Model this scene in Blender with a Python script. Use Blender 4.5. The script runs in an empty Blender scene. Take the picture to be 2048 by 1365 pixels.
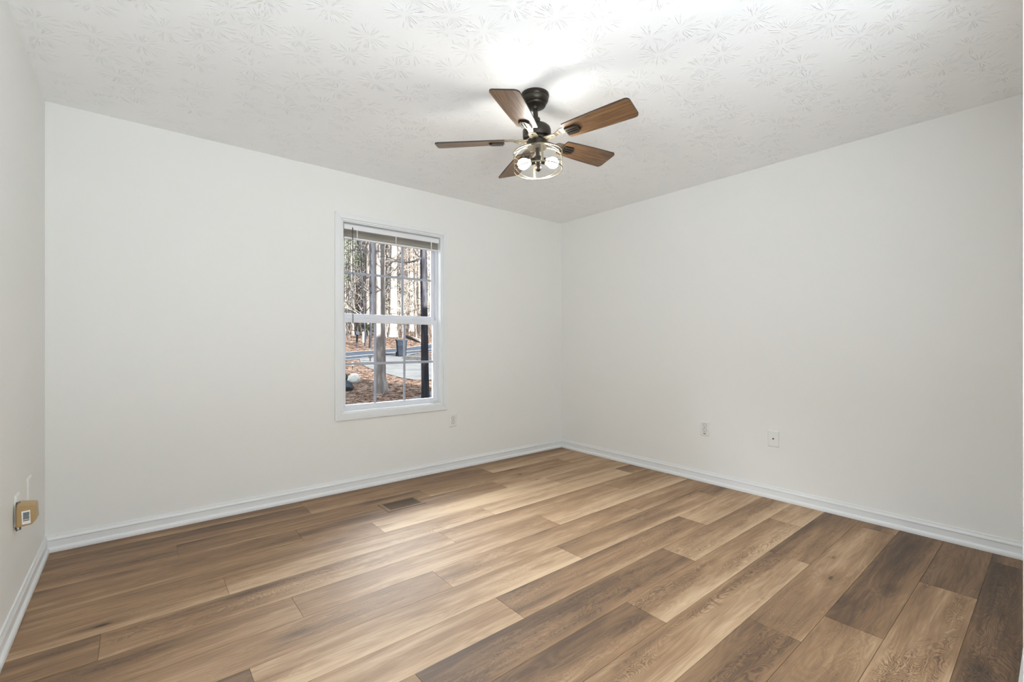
import bpy, bmesh, math, random
from mathutils import Vector, Matrix
PI = math.pi
sc = bpy.context.scene
C = sc.collection

# ------------------------------------------------------------------ camera
F_PX, HORIZON, CAM_H, YAW = 911.7, 687.0, 1.1326, 0.6897
cy_, sy_ = math.cos(YAW), math.sin(YAW)
cam_d = bpy.data.cameras.new('camera'); cam = bpy.data.objects.new('camera', cam_d); C.objects.link(cam)
cam_d.sensor_width = 36.0; cam_d.lens = F_PX / 2048 * 36.0
cam_d.shift_y = (HORIZON - 682.5) / 2048
cam_d.clip_start = 0.02; cam_d.clip_end = 400
cam.location = (0, 0, CAM_H); cam.rotation_euler = (PI / 2, 0, -YAW)
sc.camera = cam

# ------------------------------------------------------------------ light and exposure
sc.view_settings.view_transform = 'Standard'; sc.view_settings.look = 'None'
sc.view_settings.gamma = 1.0; sc.view_settings.use_curve_mapping = False
sc.view_settings.exposure = 0.0
sc.cycles.use_denoising = True
sc.cycles.max_bounces = 12; sc.cycles.diffuse_bounces = 8; sc.cycles.transparent_max_bounces = 12
sc.cycles.sample_clamp_indirect = 6.0

world = bpy.data.worlds.new('sky'); sc.world = world; world.use_nodes = True
wn = world.node_tree.nodes; wl = world.node_tree.links
bgn = wn['Background']
# overcast-like sky: pale near the horizon, several times brighter higher up
SKY_LOW, SKY_HIGH = 1.5, 29.0
_tc = wn.new('ShaderNodeTexCoord'); _sp = wn.new('ShaderNodeSeparateXYZ'); _mr = wn.new('ShaderNodeMapRange'); _cr = wn.new('ShaderNodeValToRGB')
wl.new(_tc.outputs['Generated'], _sp.inputs[0]); wl.new(_sp.outputs[2], _mr.inputs[0]); wl.new(_sp.outputs[2], _cr.inputs[0])
_mr.interpolation_type = 'SMOOTHSTEP'
_mr.inputs[1].default_value = 0.22; _mr.inputs[2].default_value = 0.52; _mr.inputs[3].default_value = SKY_LOW; _mr.inputs[4].default_value = SKY_HIGH
_cr.color_ramp.elements[0].color = (0.97, 0.98, 1.0, 1); _cr.color_ramp.elements[1].color = (0.86, 0.93, 1.0, 1)
wl.new(_mr.outputs[0], bgn.inputs['Strength']); wl.new(_cr.outputs[0], bgn.inputs['Color'])

SUN_E = math.radians(20)
sd = bpy.data.lights.new('sun', 'SUN'); sd.energy = 230.0; sd.angle = math.radians(0.6); sd.color = (1.0, 0.95, 0.88)
sun = bpy.data.objects.new('sun', sd); C.objects.link(sun)
sun_r, sun_d = -0.75, 0.661
sun_dir = Vector(((cy_ * sun_r + sy_ * sun_d) * math.cos(SUN_E), (-sy_ * sun_r + cy_ * sun_d) * math.cos(SUN_E), -math.sin(SUN_E)))
sun.rotation_euler = sun_dir.to_track_quat('-Z', 'Y').to_euler()
sun.location = (2, -14, 9)

FILL_W = 87.0       # added fill light behind the camera, brightening the whole room
ad = bpy.data.lights.new('fill_light', 'AREA'); ad.shape = 'RECTANGLE'; ad.size = 1.5; ad.size_y = 2.0
ad.energy = FILL_W; ad.color = (0.81, 0.905, 1.0)
al = bpy.data.objects.new('fill_light', ad); C.objects.link(al)
al.location = (0.45, -0.72, 0.85); al.rotation_euler = (PI / 2 + 1.5, 0, 0)   # fill aimed almost straight up at the ceiling

BULB_E = 112.0      # emission of the two lit bulbs of the fan

# ------------------------------------------------------------------ helpers
def lin(r, g, b):
    f = lambda v: (v / 255 / 12.92) if v / 255 <= 0.04045 else ((v / 255 + 0.055) / 1.055) ** 2.4
    return (f(r), f(g), f(b), 1.0)

class MB:
    """collects shapes; build() links them as one mesh object"""
    def __init__(s): s.v = []; s.f = []; s.m = []
    def add(s, vs, fs, mi=0):
        o = len(s.v); s.v += [tuple(v) for v in vs]
        for f in fs: s.f.append([o + i for i in f]); s.m.append(mi)
        return s
    def box(s, x0, x1, y0, y1, z0, z1, mi=0, M=None):
        vs = [Vector((x, y, z)) for z in (z0, z1) for y in (y0, y1) for x in (x0, x1)]
        if M is not None: vs = [M @ v for v in vs]
        return s.add(vs, [(0, 2, 3, 1), (4, 5, 7, 6), (0, 1, 5, 4), (2, 6, 7, 3), (0, 4, 6, 2), (1, 3, 7, 5)], mi)
    def prism(s, poly, z0, z1, mi=0, M=None, side_mi=None):
        n = len(poly)
        vs = [Vector((x, y, z0)) for x, y in poly] + [Vector((x, y, z1)) for x, y in poly]
        if M is not None: vs = [M @ v for v in vs]
        s.add(vs, [tuple(range(n - 1, -1, -1)), tuple(range(n, 2 * n))], mi)
        o = len(s.v) - 2 * n
        for i in range(n):
            j = (i + 1) % n
            s.f.append([o + i, o + j, o + n + j, o + n + i]); s.m.append(mi if side_mi is None else side_mi)
        return s
    def lathe(s, prof, n=40, M=None, mi=0, cap=True):
        vs = []; fs = []
        for r, z in prof:
            for k in range(n):
                a = 2 * PI * k / n; vs.append(Vector((r * math.cos(a), r * math.sin(a), z)))
        if M is not None: vs = [M @ v for v in vs]
        for i in range(len(prof) - 1):
            for k in range(n):
                k2 = (k + 1) % n
                fs.append((i * n + k, i * n + k2, (i + 1) * n + k2, (i + 1) * n + k))
        if cap:
            fs.append(tuple(range(n - 1, -1, -1))); fs.append(tuple((len(prof) - 1) * n + k for k in range(n)))
        return s.add(vs, fs, mi)
    def tube(s, pts, rad, n=8, mi=0, closed=False, cap=True, flat=None):
        pts = [Vector(p) for p in pts]; m = len(pts)
        if not hasattr(rad, '__len__'): rad = [rad] * m
        vs = []; fs = []; up = None
        for i, p in enumerate(pts):
            if closed: t = pts[(i + 1) % m] - pts[i - 1]
            else: t = pts[min(i + 1, m - 1)] - pts[max(i - 1, 0)]
            t.normalize()
            if up is None:
                up = Vector((0, 0, 1)) if abs(t.z) < 0.9 else Vector((1, 0, 0))
            a = t.cross(up)
            if a.length < 1e-5: a = t.cross(Vector((0, 1, 0.3)))
            a.normalize(); b = a.cross(t).normalized(); up = b
            for k in range(n):
                an = 2 * PI * k / n
                if flat: vs.append(p + a * math.cos(an) * rad[i] * flat[0] + b * math.sin(an) * rad[i] * flat[1])
                else: vs.append(p + (a * math.cos(an) + b * math.sin(an)) * rad[i])
        rings = m if closed else m - 1
        for i in range(rings):
            i2 = (i + 1) % m
            for k in range(n):
                k2 = (k + 1) % n
                fs.append((i * n + k, i * n + k2, i2 * n + k2, i2 * n + k))
        if cap and not closed:
            fs.append(tuple(range(n - 1, -1, -1))); fs.append(tuple((m - 1) * n + k for k in range(n)))
        return s.add(vs, fs, mi)
    def extrude(s, prof, A, B, out, mi=0, m0=0.0, m1=0.0):
        """profile [(depth, z)] swept from A to B (xy); out = unit xy the depth points to; m0/m1: mitre pull per depth"""
        A = Vector((A[0], A[1])); B = Vector((B[0], B[1])); d = (B - A).normalized(); out = Vector(out)
        n = len(prof); vs = []
        for P, sg, mm in ((A, 1, m0), (B, -1, m1)):
            for dep, z in prof:
                q = P + out * dep + d * sg * mm * dep; vs.append((q.x, q.y, z))
        fs = [(i, (i + 1) % n, n + (i + 1) % n, n + i) for i in range(n)]
        fs += [tuple(range(n - 1, -1, -1)), tuple(range(n, 2 * n))]
        return s.add(vs, fs, mi)
    def ball(s, c, r, n=16, m=10, sc3=(1, 1, 1), mi=0, M=None):
        prof = []
        for i in range(m + 1):
            a = -PI / 2 + PI * i / m; prof.append((max(r * math.cos(a), 1e-4), r * math.sin(a)))
        MM = Matrix.Translation(c) @ Matrix.Diagonal((*sc3, 1))
        if M is not None: MM = M @ MM
        return s.lathe(prof, n, MM, mi)
    def build(s, name, mats, parent=None, smooth=False, org=(0, 0, 0), bevel=0, world=True, loc=None):
        me = bpy.data.meshes.new(name)
        off = Vector(org)
        me.from_pydata([Vector(v) - off for v in s.v] if off.length else s.v, [], s.f)
        if not isinstance(mats, (list, tuple)): mats = [mats]
        for m in mats: me.materials.append(m)
        for p, mi in zip(me.polygons, s.m): p.material_index = mi
        bm = bmesh.new(); bm.from_mesh(me); bmesh.ops.recalc_face_normals(bm, faces=bm.faces); bm.to_mesh(me); bm.free()
        o = bpy.data.objects.new(name, me); C.objects.link(o)
        if parent: o.parent = parent
        if loc is not None: o.location = loc
        elif off.length and not parent: o.location = off
        if smooth:
            for p in me.polygons: p.use_smooth = True
            if smooth != 'all':
                me.set_sharp_from_angle(angle=math.radians(38))
        if bevel:
            b = o.modifiers.new('bevel', 'BEVEL'); b.width = bevel; b.segments = 2; b.limit_method = 'ANGLE'; b.angle_limit = math.radians(40)
        return o

def empty(name, loc=(0, 0, 0), rz=0):
    o = bpy.data.objects.new(name, None); C.objects.link(o); o.location = loc; o.rotation_euler = (0, 0, rz)
    o.empty_display_size = 0.05
    return o
def tag(o, label, cat, group=None, kind=None):
    o['label'] = label; o['category'] = cat
    if group: o['group'] = group
    if kind: o['kind'] = kind
    return o
def structure(o): o['kind'] = 'structure'; return o

# ------------------------------------------------------------------ materials
def mat(name, col, rough=0.5, metal=0.0, spec=0.5, bump=None, coat=0.0):
    m = bpy.data.materials.new(name); m.use_nodes = True
    b = m.node_tree.nodes['Principled BSDF']
    b.inputs['Base Color'].default_value = col; b.inputs['Roughness'].default_value = rough
    b.inputs['Metallic'].default_value = metal; b.inputs['Specular IOR Level'].default_value = spec
    if bump:
        nt = m.node_tree
        tc = nt.nodes.new('ShaderNodeTexCoord'); nz = nt.nodes.new('ShaderNodeTexNoise'); bp = nt.nodes.new('ShaderNodeBump')
        nz.inputs['Scale'].default_value = bump[0]; nz.inputs['Detail'].default_value = 3
        bp.inputs['Strength'].default_value = bump[1]; bp.inputs['Distance'].default_value = bump[2]
        nt.links.new(tc.outputs['Object'], nz.inputs['Vector']); nt.links.new(nz.outputs[0], bp.inputs['Height'])
        nt.links.new(bp.outputs[0], b.inputs['Normal'])
    return m

class N:
    """small node-graph writer"""
    def __init__(s, m): s.nt = m.node_tree; s.b = s.nt.nodes['Principled BSDF']
    def node(s, t, **kw):
        n = s.nt.nodes.new(t)
        for k, v in kw.items(): setattr(n, k, v)
        return n
    def set(s, inp, v):
        if isinstance(v, (int, float)): inp.default_value = v
        elif isinstance(v, (tuple, list)): inp.default_value = v
        else: s.nt.links.new(v, inp)
    def math(s, op, a, b=0.0, c=0.0, clamp=False):
        n = s.node('ShaderNodeMath', operation=op, use_clamp=clamp)
        s.set(n.inputs[0], a); s.set(n.inputs[1], b); s.set(n.inputs[2], c)
        return n.outputs[0]
    def vmath(s, op, a, b=None, out=0):
        n = s.node('ShaderNodeVectorMath', operation=op); s.set(n.inputs[0], a)
        if b is not None: s.set(n.inputs[1], b)
        return n.outputs[out]
    def comb(s, x, y, z):
        n = s.node('ShaderNodeCombineXYZ'); s.set(n.inputs[0], x); s.set(n.inputs[1], y); s.set(n.inputs[2], z); return n.outputs[0]
    def sep(s, v):
        n = s.node('ShaderNodeSeparateXYZ'); s.set(n.inputs[0], v); return n.outputs
    def noise(s, v, scale=1.0, detail=2.0, rough=0.5, dist=0.0):
        n = s.node('ShaderNodeTexNoise'); s.set(n.inputs['Vector'], v)
        n.inputs['Scale'].default_value = scale; n.inputs['Detail'].default_value = detail
        n.inputs['Roughness'].default_value = rough; n.inputs['Distortion'].default_value = dist
        return n.outputs[0]
    def smooth(s, v, a, b, lo=0.0, hi=1.0):
        n = s.node('ShaderNodeMapRange', interpolation_type='SMOOTHSTEP'); s.set(n.inputs[0], v)
        n.inputs[1].default_value = a; n.inputs[2].default_value = b; n.inputs[3].default_value = lo; n.inputs[4].default_value = hi
        return n.outputs[0]
    def ramp(s, v, stops):
        n = s.node('ShaderNodeValToRGB'); s.set(n.inputs[0], v); el = n.color_ramp.elements
        while len(el) < len(stops): el.new(0.5)
        for e, (p, c) in zip(el, stops): e.position = p; e.color = c
        return n.outputs[0]
    def mix(s, f, a, b, mode='MIX'):
        n = s.node('ShaderNodeMix', data_type='RGBA', blend_type=mode); s.set(n.inputs[0], f)
        s.set(n.inputs[6], a); s.set(n.inputs[7], b); return n.outputs[2]
    def coord(s, which='Object'): return s.node('ShaderNodeTexCoord').outputs[which]
    def bump(s, h, strength, dist, normal=None):
        n = s.node('ShaderNodeBump'); n.inputs['Strength'].default_value = strength; n.inputs['Distance'].default_value = dist
        s.set(n.inputs['Height'], h)
        if normal is not None: s.set(n.inputs['Normal'], normal)
        return n.outputs[0]

M_wall = mat('wall_paint', lin(236, 236, 233), 0.62, spec=0.35, bump=(260, 0.12, 0.001))
M_trim = mat('trim_paint', lin(233, 235, 236), 0.35, spec=0.5)
M_vinyl = mat('window_vinyl', lin(226, 228, 234), 0.38)
M_grid = mat('grid_grey', lin(170, 174, 186), 0.45)
M_plate = mat('outlet_plastic', lin(233, 233, 230), 0.4)
M_dark = mat('dark_slot', lin(34, 33, 31), 0.6)
M_bronze = mat('oiled_bronze', lin(52, 46, 38), 0.36, metal=0.55, spec=0.6)
M_bracket = mat('bracket_metal', lin(120, 112, 98), 0.36, metal=0.8)
M_cage = mat('cage_metal', lin(135, 127, 108), 0.35, metal=0.85)
M_bladeedge = mat('blade_edge', lin(30, 26, 22), 0.5)
M_blind = mat('blind_slats', lin(228, 225, 217), 0.45)
M_blindrail = mat('blind_rail', lin(232, 232, 234), 0.4)
M_cord = mat('blind_cord', lin(235, 235, 232), 0.6)
M_wand = mat('wand_plastic', lin(70, 76, 76), 0.25)
M_tan = mat('tan_box', lin(176, 148, 104), 0.42)
M_paper = mat('white_sticker', lin(238, 238, 234), 0.6)
M_ink = mat('sticker_ink', lin(70, 80, 92), 0.6)
M_greymetal = mat('grey_clip', lin(120, 118, 112), 0.35, metal=0.7)
M_vent = mat('register_brown', lin(128, 104, 82), 0.42, metal=0.25)
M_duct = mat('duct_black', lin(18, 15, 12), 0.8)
M_brass = mat('screw_metal', lin(190, 188, 180), 0.3, metal=0.8)

# ceiling: stamped starburst plaster texture
M_ceil = mat('ceiling_plaster', lin(246, 247, 247), 0.7, spec=0.3)
g = N(M_ceil); co = g.coord()
xyz = g.sep(co); flat = g.comb(xyz[0], xyz[1], 0.0)
vor = g.node('ShaderNodeTexVoronoi', voronoi_dimensions='2D', feature='F1'); g.set(vor.inputs['Vector'], flat)
vor.inputs['Scale'].default_value = 5.5; vor.inputs['Randomness'].default_value = 0.62
dv = g.vmath('SUBTRACT', flat, vor.outputs['Position'])
rr = g.vmath('LENGTH', dv, out=1); dn = g.vmath('NORMALIZE', dv)
dxyz = g.sep(dn); cell = g.sep(vor.outputs['Color'])
ang = g.comb(g.math('MULTIPLY', dxyz[0], 8.8), g.math('MULTIPLY', dxyz[1], 8.8), g.math('ADD', g.math('MULTIPLY', rr, 12.0), g.math('MULTIPLY', cell[0], 60.0)))
st = g.noise(ang, 1.0, 1.0, 0.4, 0.25)
br = g.noise(flat, 46.0, 2.0)
ridge = g.smooth(st, 0.54, 0.66)
ridge = g.math('MULTIPLY', ridge, g.smooth(br, 0.36, 0.52))
rm = g.math('MULTIPLY', g.smooth(rr, 0.010, 0.03), g.smooth(rr, 0.066, 0.10, 1.0, 0.0))
ridge = g.math('MULTIPLY', ridge, rm)
fine = g.math('MULTIPLY', g.noise(flat, 90.0, 3.0), 0.12)
nrm = g.bump(g.math('ADD', ridge, fine), 0.66, 0.004)
g.set(g.b.inputs['Normal'], nrm)

# floor: oak-look vinyl planks, one tone / seed / figure value per plank
M_floor = mat('oak_planks', lin(170, 140, 108), 0.36, spec=0.9)
g = N(M_floor); co = g.coord(); at_ = g.node('ShaderNodeAttribute', attribute_name='plank')
ps = g.sep(at_.outputs['Vector']); tone, seed, fig = ps[0], ps[1], ps[2]
x, y, _ = g.sep(co)[:3]
sx = g.math('ADD', x, g.math('MULTIPLY', seed, 61.7)); syv = g.math('ADD', y, g.math('MULTIPLY', seed, 23.1)); szv = g.math('MULTIPLY', seed, 17.0)
def stretched(kx, ky): return g.comb(g.math('MULTIPLY', sx, kx), g.math('MULTIPLY', syv, ky), szv)
broad = g.noise(stretched(1.1, 9.0), 1.0, 3.0, 0.55, 0.3)
streak = g.noise(stretched(3.0, 46.0), 1.0, 4.0, 0.6, 0.2)
fine = g.noise(stretched(9.0, 260.0), 1.0, 2.0, 0.6)
field = g.noise(stretched(3.4, 8.0), 1.0, 3.2, 0.42, 1.3)
at_v = g.math('MULTIPLY', g.math('SUBTRACT', g.math('FRACT', g.math('DIVIDE', g.math('SUBTRACT', y, 0.2445), 0.1951)), 0.5), 2.0)
rings = g.math('SINE', g.math('MULTIPLY', field, 185.0))
rline = g.math('SUBTRACT', g.smooth(rings, 0.35, 1.0), g.math('MULTIPLY', g.smooth(rings, -0.35, -1.0), 0.7))
mid = g.smooth(g.math('ABSOLUTE', at_v), 0.62, 0.95, 1.0, 0.0)
zone = g.math('MULTIPLY', g.smooth(g.noise(stretched(1.2, 7.0), 1.0, 3.0), 0.43, 0.56), mid)
figm = g.math('MULTIPLY', g.math('MULTIPLY', rline, zone), fig)
kv = g.node('ShaderNodeTexVoronoi', voronoi_dimensions='3D', feature='F1'); g.set(kv.inputs['Vector'], stretched(3.2, 9.0)); kv.inputs['Scale'].default_value = 1.0
kc = g.sep(kv.outputs['Color'])
knot = g.math('MULTIPLY', g.smooth(kv.outputs['Distance'], 0.02, 0.12, 1.0, 0.0), g.smooth(kc[0], 0.66, 0.70))
halo = g.math('MULTIPLY', g.smooth(kv.outputs['Distance'], 0.05, 0.45, 1.0, 0.0), g.smooth(kc[0], 0.66, 0.70))
t = g.math('ADD', tone, g.math('MULTIPLY', g.math('SUBTRACT', broad, 0.5), 0.85))
t = g.math('ADD', t, g.math('MULTIPLY', g.math('SUBTRACT', streak, 0.5), 0.42))
t = g.math('ADD', t, g.math('MULTIPLY', g.math('SUBTRACT', fine, 0.5), 0.22))
t = g.math('SUBTRACT', t, g.math('MULTIPLY', figm, 0.155))
t = g.math('SUBTRACT', t, g.math('MULTIPLY', g.math('MULTIPLY', zone, fig), 0.07))
# each plank runs paler along one long edge and darker along the other
edge = g.math('SUBTRACT', g.smooth(at_v, -0.15, -1.0), g.math('MULTIPLY', g.smooth(at_v, 0.2, 1.0), 0.7))
t = g.math('ADD', t, g.math('MULTIPLY', edge, g.math('ADD', 0.04, g.math('MULTIPLY', seed, 0.17))))
wav = g.math('SINE', g.math('MULTIPLY', g.noise(stretched(1.3, 12.0), 1.0, 2.0, 0.5, 0.4), 95.0))
t = g.math('ADD', t, g.math('MULTIPLY', wav, 0.035))
t = g.math('SUBTRACT', t, g.math('MULTIPLY', knot, 0.45))
t = g.math('SUBTRACT', t, g.math('MULTIPLY', halo, 0.14))
col = g.ramp(t, [(0.0, lin(52, 35, 21)), (0.28, lin(96, 70, 46)), (0.6, lin(149, 116, 83)), (1.0, lin(203, 174, 140))])
g.set(g.b.inputs['Base Color'], col)
g.set(g.b.inputs['Roughness'], g.math('ADD', 0.58, g.math('MULTIPLY', streak, 0.08)))
g.set(g.b.inputs['Normal'], g.bump(streak, 0.06, 0.002))

# fan blade wood
M_blade = mat('blade_wood', lin(120, 82, 50), 0.42, spec=0.6)
g = N(M_blade); co = g.coord('UV')
u = g.sep(co)
v1 = g.comb(g.math('MULTIPLY', u[0], 5.0), g.math('MULTIPLY', u[1], 90.0), u[2])
n1 = g.noise(v1, 1.0, 4.0, 0.6, 0.4)
n2 = g.noise(g.comb(g.math('MULTIPLY', u[0], 14.0), g.math('MULTIPLY', u[1], 420.0), 0.0), 1.0, 2.0)
t = g.math('ADD', g.math('MULTIPLY', n1, 0.75), g.math('MULTIPLY', n2, 0.25))
g.set(g.b.inputs['Base Color'], g.ramp(t, [(0.25, lin(50, 36, 25)), (0.5, lin(106, 77, 50)), (0.75, lin(158, 119, 78))]))
g.set(g.b.inputs['Normal'], g.bump(n2, 0.1, 0.001))

# glass
def glass_mat(name, tint=(0.97, 0.985, 0.99, 1)):
    m = bpy.data.materials.new(name); m.use_nodes = True; nt = m.node_tree; nt.nodes.clear()
    o = nt.nodes.new('ShaderNodeOutputMaterial'); tr = nt.nodes.new('ShaderNodeBsdfTransparent'); gl = nt.nodes.new('ShaderNodeBsdfGlossy')
    fr = nt.nodes.new('ShaderNodeFresnel'); mx = nt.nodes.new('ShaderNodeMixShader')
    tr.inputs[0].default_value = tint; gl.inputs['Roughness'].default_value = 0.0; fr.inputs[0].default_value = 1.25
    nt.links.new(fr.outputs[0], mx.inputs[0]); nt.links.new(tr.outputs[0], mx.inputs[1]); nt.links.new(gl.outputs[0], mx.inputs[2]); nt.links.new(mx.outputs[0], o.inputs[0])
    return m
M_glass = glass_mat('window_glass')
M_bulb = bpy.data.materials.new('lit_bulb'); M_bulb.use_nodes = True
_b = M_bulb.node_tree.nodes['Principled BSDF']; _b.inputs['Base Color'].default_value = (0.9, 0.88, 0.8, 1)
_b.inputs['Emission Color'].default_value = (1.0, 0.98, 0.92, 1); _b.inputs['Emission Strength'].default_value = BULB_E

# outdoors
OUT = 0.075
def dim(c, k=1.0): return (c[0] * OUT * k, c[1] * OUT * k, c[2] * OUT * k, 1)
def speckle(name, stops, scale, rough=0.9, stretch=(1, 1, 1), detail=4, bump=None, kind='noise', k=1.0):
    m = mat(name, (0.5, 0.5, 0.5, 1), rough, spec=0.0); g = N(m); co = g.vmath('MULTIPLY', g.coord(), stretch)
    if kind == 'cells':
        v = g.node('ShaderNodeTexVoronoi'); g.set(v.inputs['Vector'], co); v.inputs['Scale'].default_value = scale
        f = g.math('ADD', g.math('MULTIPLY', g.sep(v.outputs['Color'])[0], 0.7), g.math('MULTIPLY', g.noise(co, 0.5, 3), 0.3))
    else: f = g.noise(co, scale, detail, 0.6)
    g.set(g.b.inputs['Base Color'], g.ramp(f, [(p, dim(c, k)) for p, c in stops]))
    if bump: g.set(g.b.inputs['Normal'], g.bump(f, bump[0], bump[1]))
    return m
M_litter = speckle('leaf_litter_ground', [(0.1, lin(66, 52, 48)), (0.4, lin(136, 110, 98)), (0.65, lin(178, 150, 134)), (0.95, lin(222, 206, 190))], 7.0, kind='cells', bump=(0.6, 0.06), k=0.6)
M_road = speckle('asphalt', [(0.3, lin(96, 104, 120)), (0.7, lin(122, 130, 146))], 3.0, k=0.5)
M_line = mat('road_paint', dim(lin(225, 222, 205)), 0.7, spec=0.02)
M_drive = speckle('concrete', [(0.3, lin(170, 172, 176)), (0.7, lin(205, 205, 205))], 1.2, k=0.42)
M_bark = speckle('bark_grey', [(0.25, lin(62, 58, 58)), (0.5, lin(112, 106, 102)), (0.75, lin(168, 162, 156))], 7.0, stretch=(1, 1, 0.22), bump=(0.8, 0.03), k=1.35)
M_barkp = speckle('bark_pale', [(0.25, lin(110, 102, 96)), (0.5, lin(172, 164, 156)), (0.75, lin(214, 208, 200))], 6.0, stretch=(1, 1, 0.22), bump=(0.8, 0.03), k=1.35)
M_barko = speckle('bark_oak', [(0.25, lin(84, 78, 76)), (0.5, lin(136, 128, 124)), (0.75, lin(190, 184, 178))], 6.0, stretch=(1, 1, 0.25), bump=(0.8, 0.03), k=1.5)
M_barkd = speckle('bark_dark', [(0.25, lin(42, 42, 48)), (0.5, lin(74, 74, 82)), (0.75, lin(118, 118, 124))], 8.0, stretch=(1, 1, 0.22), bump=(0.8, 0.03), k=0.8)
M_leaf = speckle('dry_leaves', [(0.3, lin(126, 98, 84)), (0.6, lin(178, 148, 130)), (0.8, lin(222, 204, 186))], 3.0, rough=0.8, k=0.7)
M_pine = speckle('pine_needles', [(0.3, lin(104, 118, 98)), (0.7, lin(164, 174, 146))], 2.0, rough=0.8)
M_shrub = speckle('shrub_leaves', [(0.3, lin(36, 42, 34)), (0.7, lin(74, 82, 62))], 6.0, rough=0.8)
M_rockw = speckle('pale_stone', [(0.3, lin(170, 170, 166)), (0.7, lin(226, 224, 216))], 3.0, bump=(0.5, 0.05), k=1.3)
M_rockd = speckle('dark_stone', [(0.3, lin(52, 56, 62)), (0.7, lin(92, 98, 106))], 3.0, bump=(0.5, 0.05))
M_bin = mat('bin_plastic', dim(lin(40, 48, 59)), 0.5, spec=0.02)
M_binlid = mat('bin_lid_plastic', dim(lin(52, 62, 78)), 0.45, spec=0.02)
M_black = mat('black_paint', dim(lin(34, 36, 44)), 0.5, spec=0.02)
M_mailbox = mat('mailbox_metal', dim(lin(40, 47, 64)), 0.4, spec=0.02)
M_white = mat('white_post_paint', dim(lin(235, 235, 222)), 0.6, spec=0.02)
M_roof = mat('roof_shingles', lin(90, 86, 82), 0.9)

# ------------------------------------------------------------------ the room
XL, XR, YB, H = -0.379, 3.584, 3.501, 2.44
YF = -1.0            # front wall, behind the camera
CLX, CLY = 2.0, 0.0772   # closet wall standing in the front right part of the room
TH = 0.13
WX0, WX1, WZ0, WZ1 = 1.211, 2.078, 0.600, 2.071

# floor planks: rows run along X; end joints read off the photograph
row0, pw, pl = 0.2445, 0.1951, 1.5055
joints = {0: 2.87, 1: 2.204, 2: 1.945, 3: 2.66, 4: 1.656, 5: 2.243, 6: 2.74, 7: 1.81, 8: 2.64, 9: 2.04, 10: 1.40, 11: 1.83, 12: 1.148,
          13: 2.25, 14: 1.68, 15: 0.9, 16: 2.4, -1: 3.42, -2: 2.3, -3: 1.1, -4: 2.9, -5: 1.9, -6: 3.1, -7: 2.2}
# (row, plank index counted from the joint): tone, figure
look = {(0, 0): (.24, .6), (0, -1): (.62, 1.5), (-1, 0): (.3, .5), (-1, -1): (.22, .9), (-2, 0): (.3, .4), (1, 0): (.26, .5), (1, -1): (.50, .5),
        (2, 0): (.56, .4), (2, -1): (.40, .8), (2, 1): (.44, .2), (3, 0): (.40, .6), (3, -1): (.64, 1.4), (4, 0): (.68, 1.3), (4, 1): (.76, .1), (4, -1): (.38, .5),
        (5, 0): (.68, 1.1), (5, -1): (.38, .6), (6, 0): (.78, .15), (6, -1): (.48, .6), (7, 0): (.56, .5), (7, 1): (.46, .2), (7, -1): (.74, .3),
        (8, 0): (.56, .2), (8, -1): (.62, .3), (8, -2): (.62, .3), (9, 0): (.78, .1), (9, -1): (.60, .3), (9, -2): (.42, .3), (10, 1): (.68, .8), (10, 0): (.62, .3), (10, -1): (.60, .9),
        (11, 0): (.82, .1), (11, -1): (.62, .6), (11, -2): (.70, .3), (12, 1): (.66, .2), (12, 0): (.84, .05), (12, -1): (.46, .2), (13, 1): (.60, .1), (13, 0): (.66, .1), (13, -1): (.34, .2),
        (14, 1): (.60, .1), (14, 0): (.50, .2), (14, -1): (.36, .2), (15, 0): (.42, .1), (15, -1): (.36, .1), (16, 0): (.44, .1), (16, -1): (.42, .1), (16, -2): (.40, .1)}
fl = MB(); attr = []
rnd = random.Random(5)
gap = 0.0008
fl.box(XL - .1, XR + .1, YF - .6, YB + .1, -0.12, -0.0035); attr += [(0.34, 0.0, 0.0)] * 6
for r in range(-9, 17):
    y0 = row0 + pw * r; y1 = y0 + pw
    y0 = max(y0, YF - .55); y1 = min(y1, YB + .05)
    if y1 - y0 < 0.01: continue
    j = joints.get(r, 1.0 + (r * 0.61) % 1.4)
    for k in range(-3, 3):
        a, b = j + k * pl, j + (k + 1) * pl
        a, b = max(a, XL - .08), min(b, XR + .08)
        if b - a < 0.02: continue
        tn, fg = look.get((r, k), (0.4 + 0.3 * rnd.random(), 0.3 * rnd.random()))
        tn = 0.56 + (tn - 0.52) * 0.80 + (0.06 if 11 <= r <= 15 and b > 0.9 else 0.0)  # back rows lightened, painting window glare into the plank tone
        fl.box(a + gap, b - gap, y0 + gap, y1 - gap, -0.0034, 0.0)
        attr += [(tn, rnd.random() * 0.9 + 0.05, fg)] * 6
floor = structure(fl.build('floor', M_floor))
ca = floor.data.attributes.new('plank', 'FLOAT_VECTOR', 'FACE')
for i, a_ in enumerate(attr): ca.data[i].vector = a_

structure(MB().box(XL - .2, XR + .2, YF - .7, YB + .2, H, H + 0.12).build('ceiling', M_ceil))
wb = MB()
wb.box(XL - TH, WX0, YB, YB + TH, 0, H).box(WX1, XR + TH, YB, YB + TH, 0, H).box(WX0, WX1, YB, YB + TH, 0, WZ0).box(WX0, WX1, YB, YB + TH, WZ1, H)
structure(wb.build('wall_back', M_wall))
structure(MB().box(XL - TH, XL, YF - .6, YB, 0, H).build('wall_left', M_wall))
structure(MB().box(XR, XR + TH, YF - .6, YB, 0, H).build('wall_right', M_wall))
wf = MB()
wf.box(XL, -0.30, YF - TH, YF, 0, H).box(1.25, CLX, YF - TH, YF, 0, H).box(-0.30, 1.25, YF - TH, YF, 2.16, H)
structure(wf.build('wall_front', M_wall))
structure(MB().box(CLX, XR, CLY - .1, CLY, 0, H).box(CLX, CLX + .1, YF - TH, CLY - .1, 0, H).build('wall_closet', M_wall))
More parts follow.
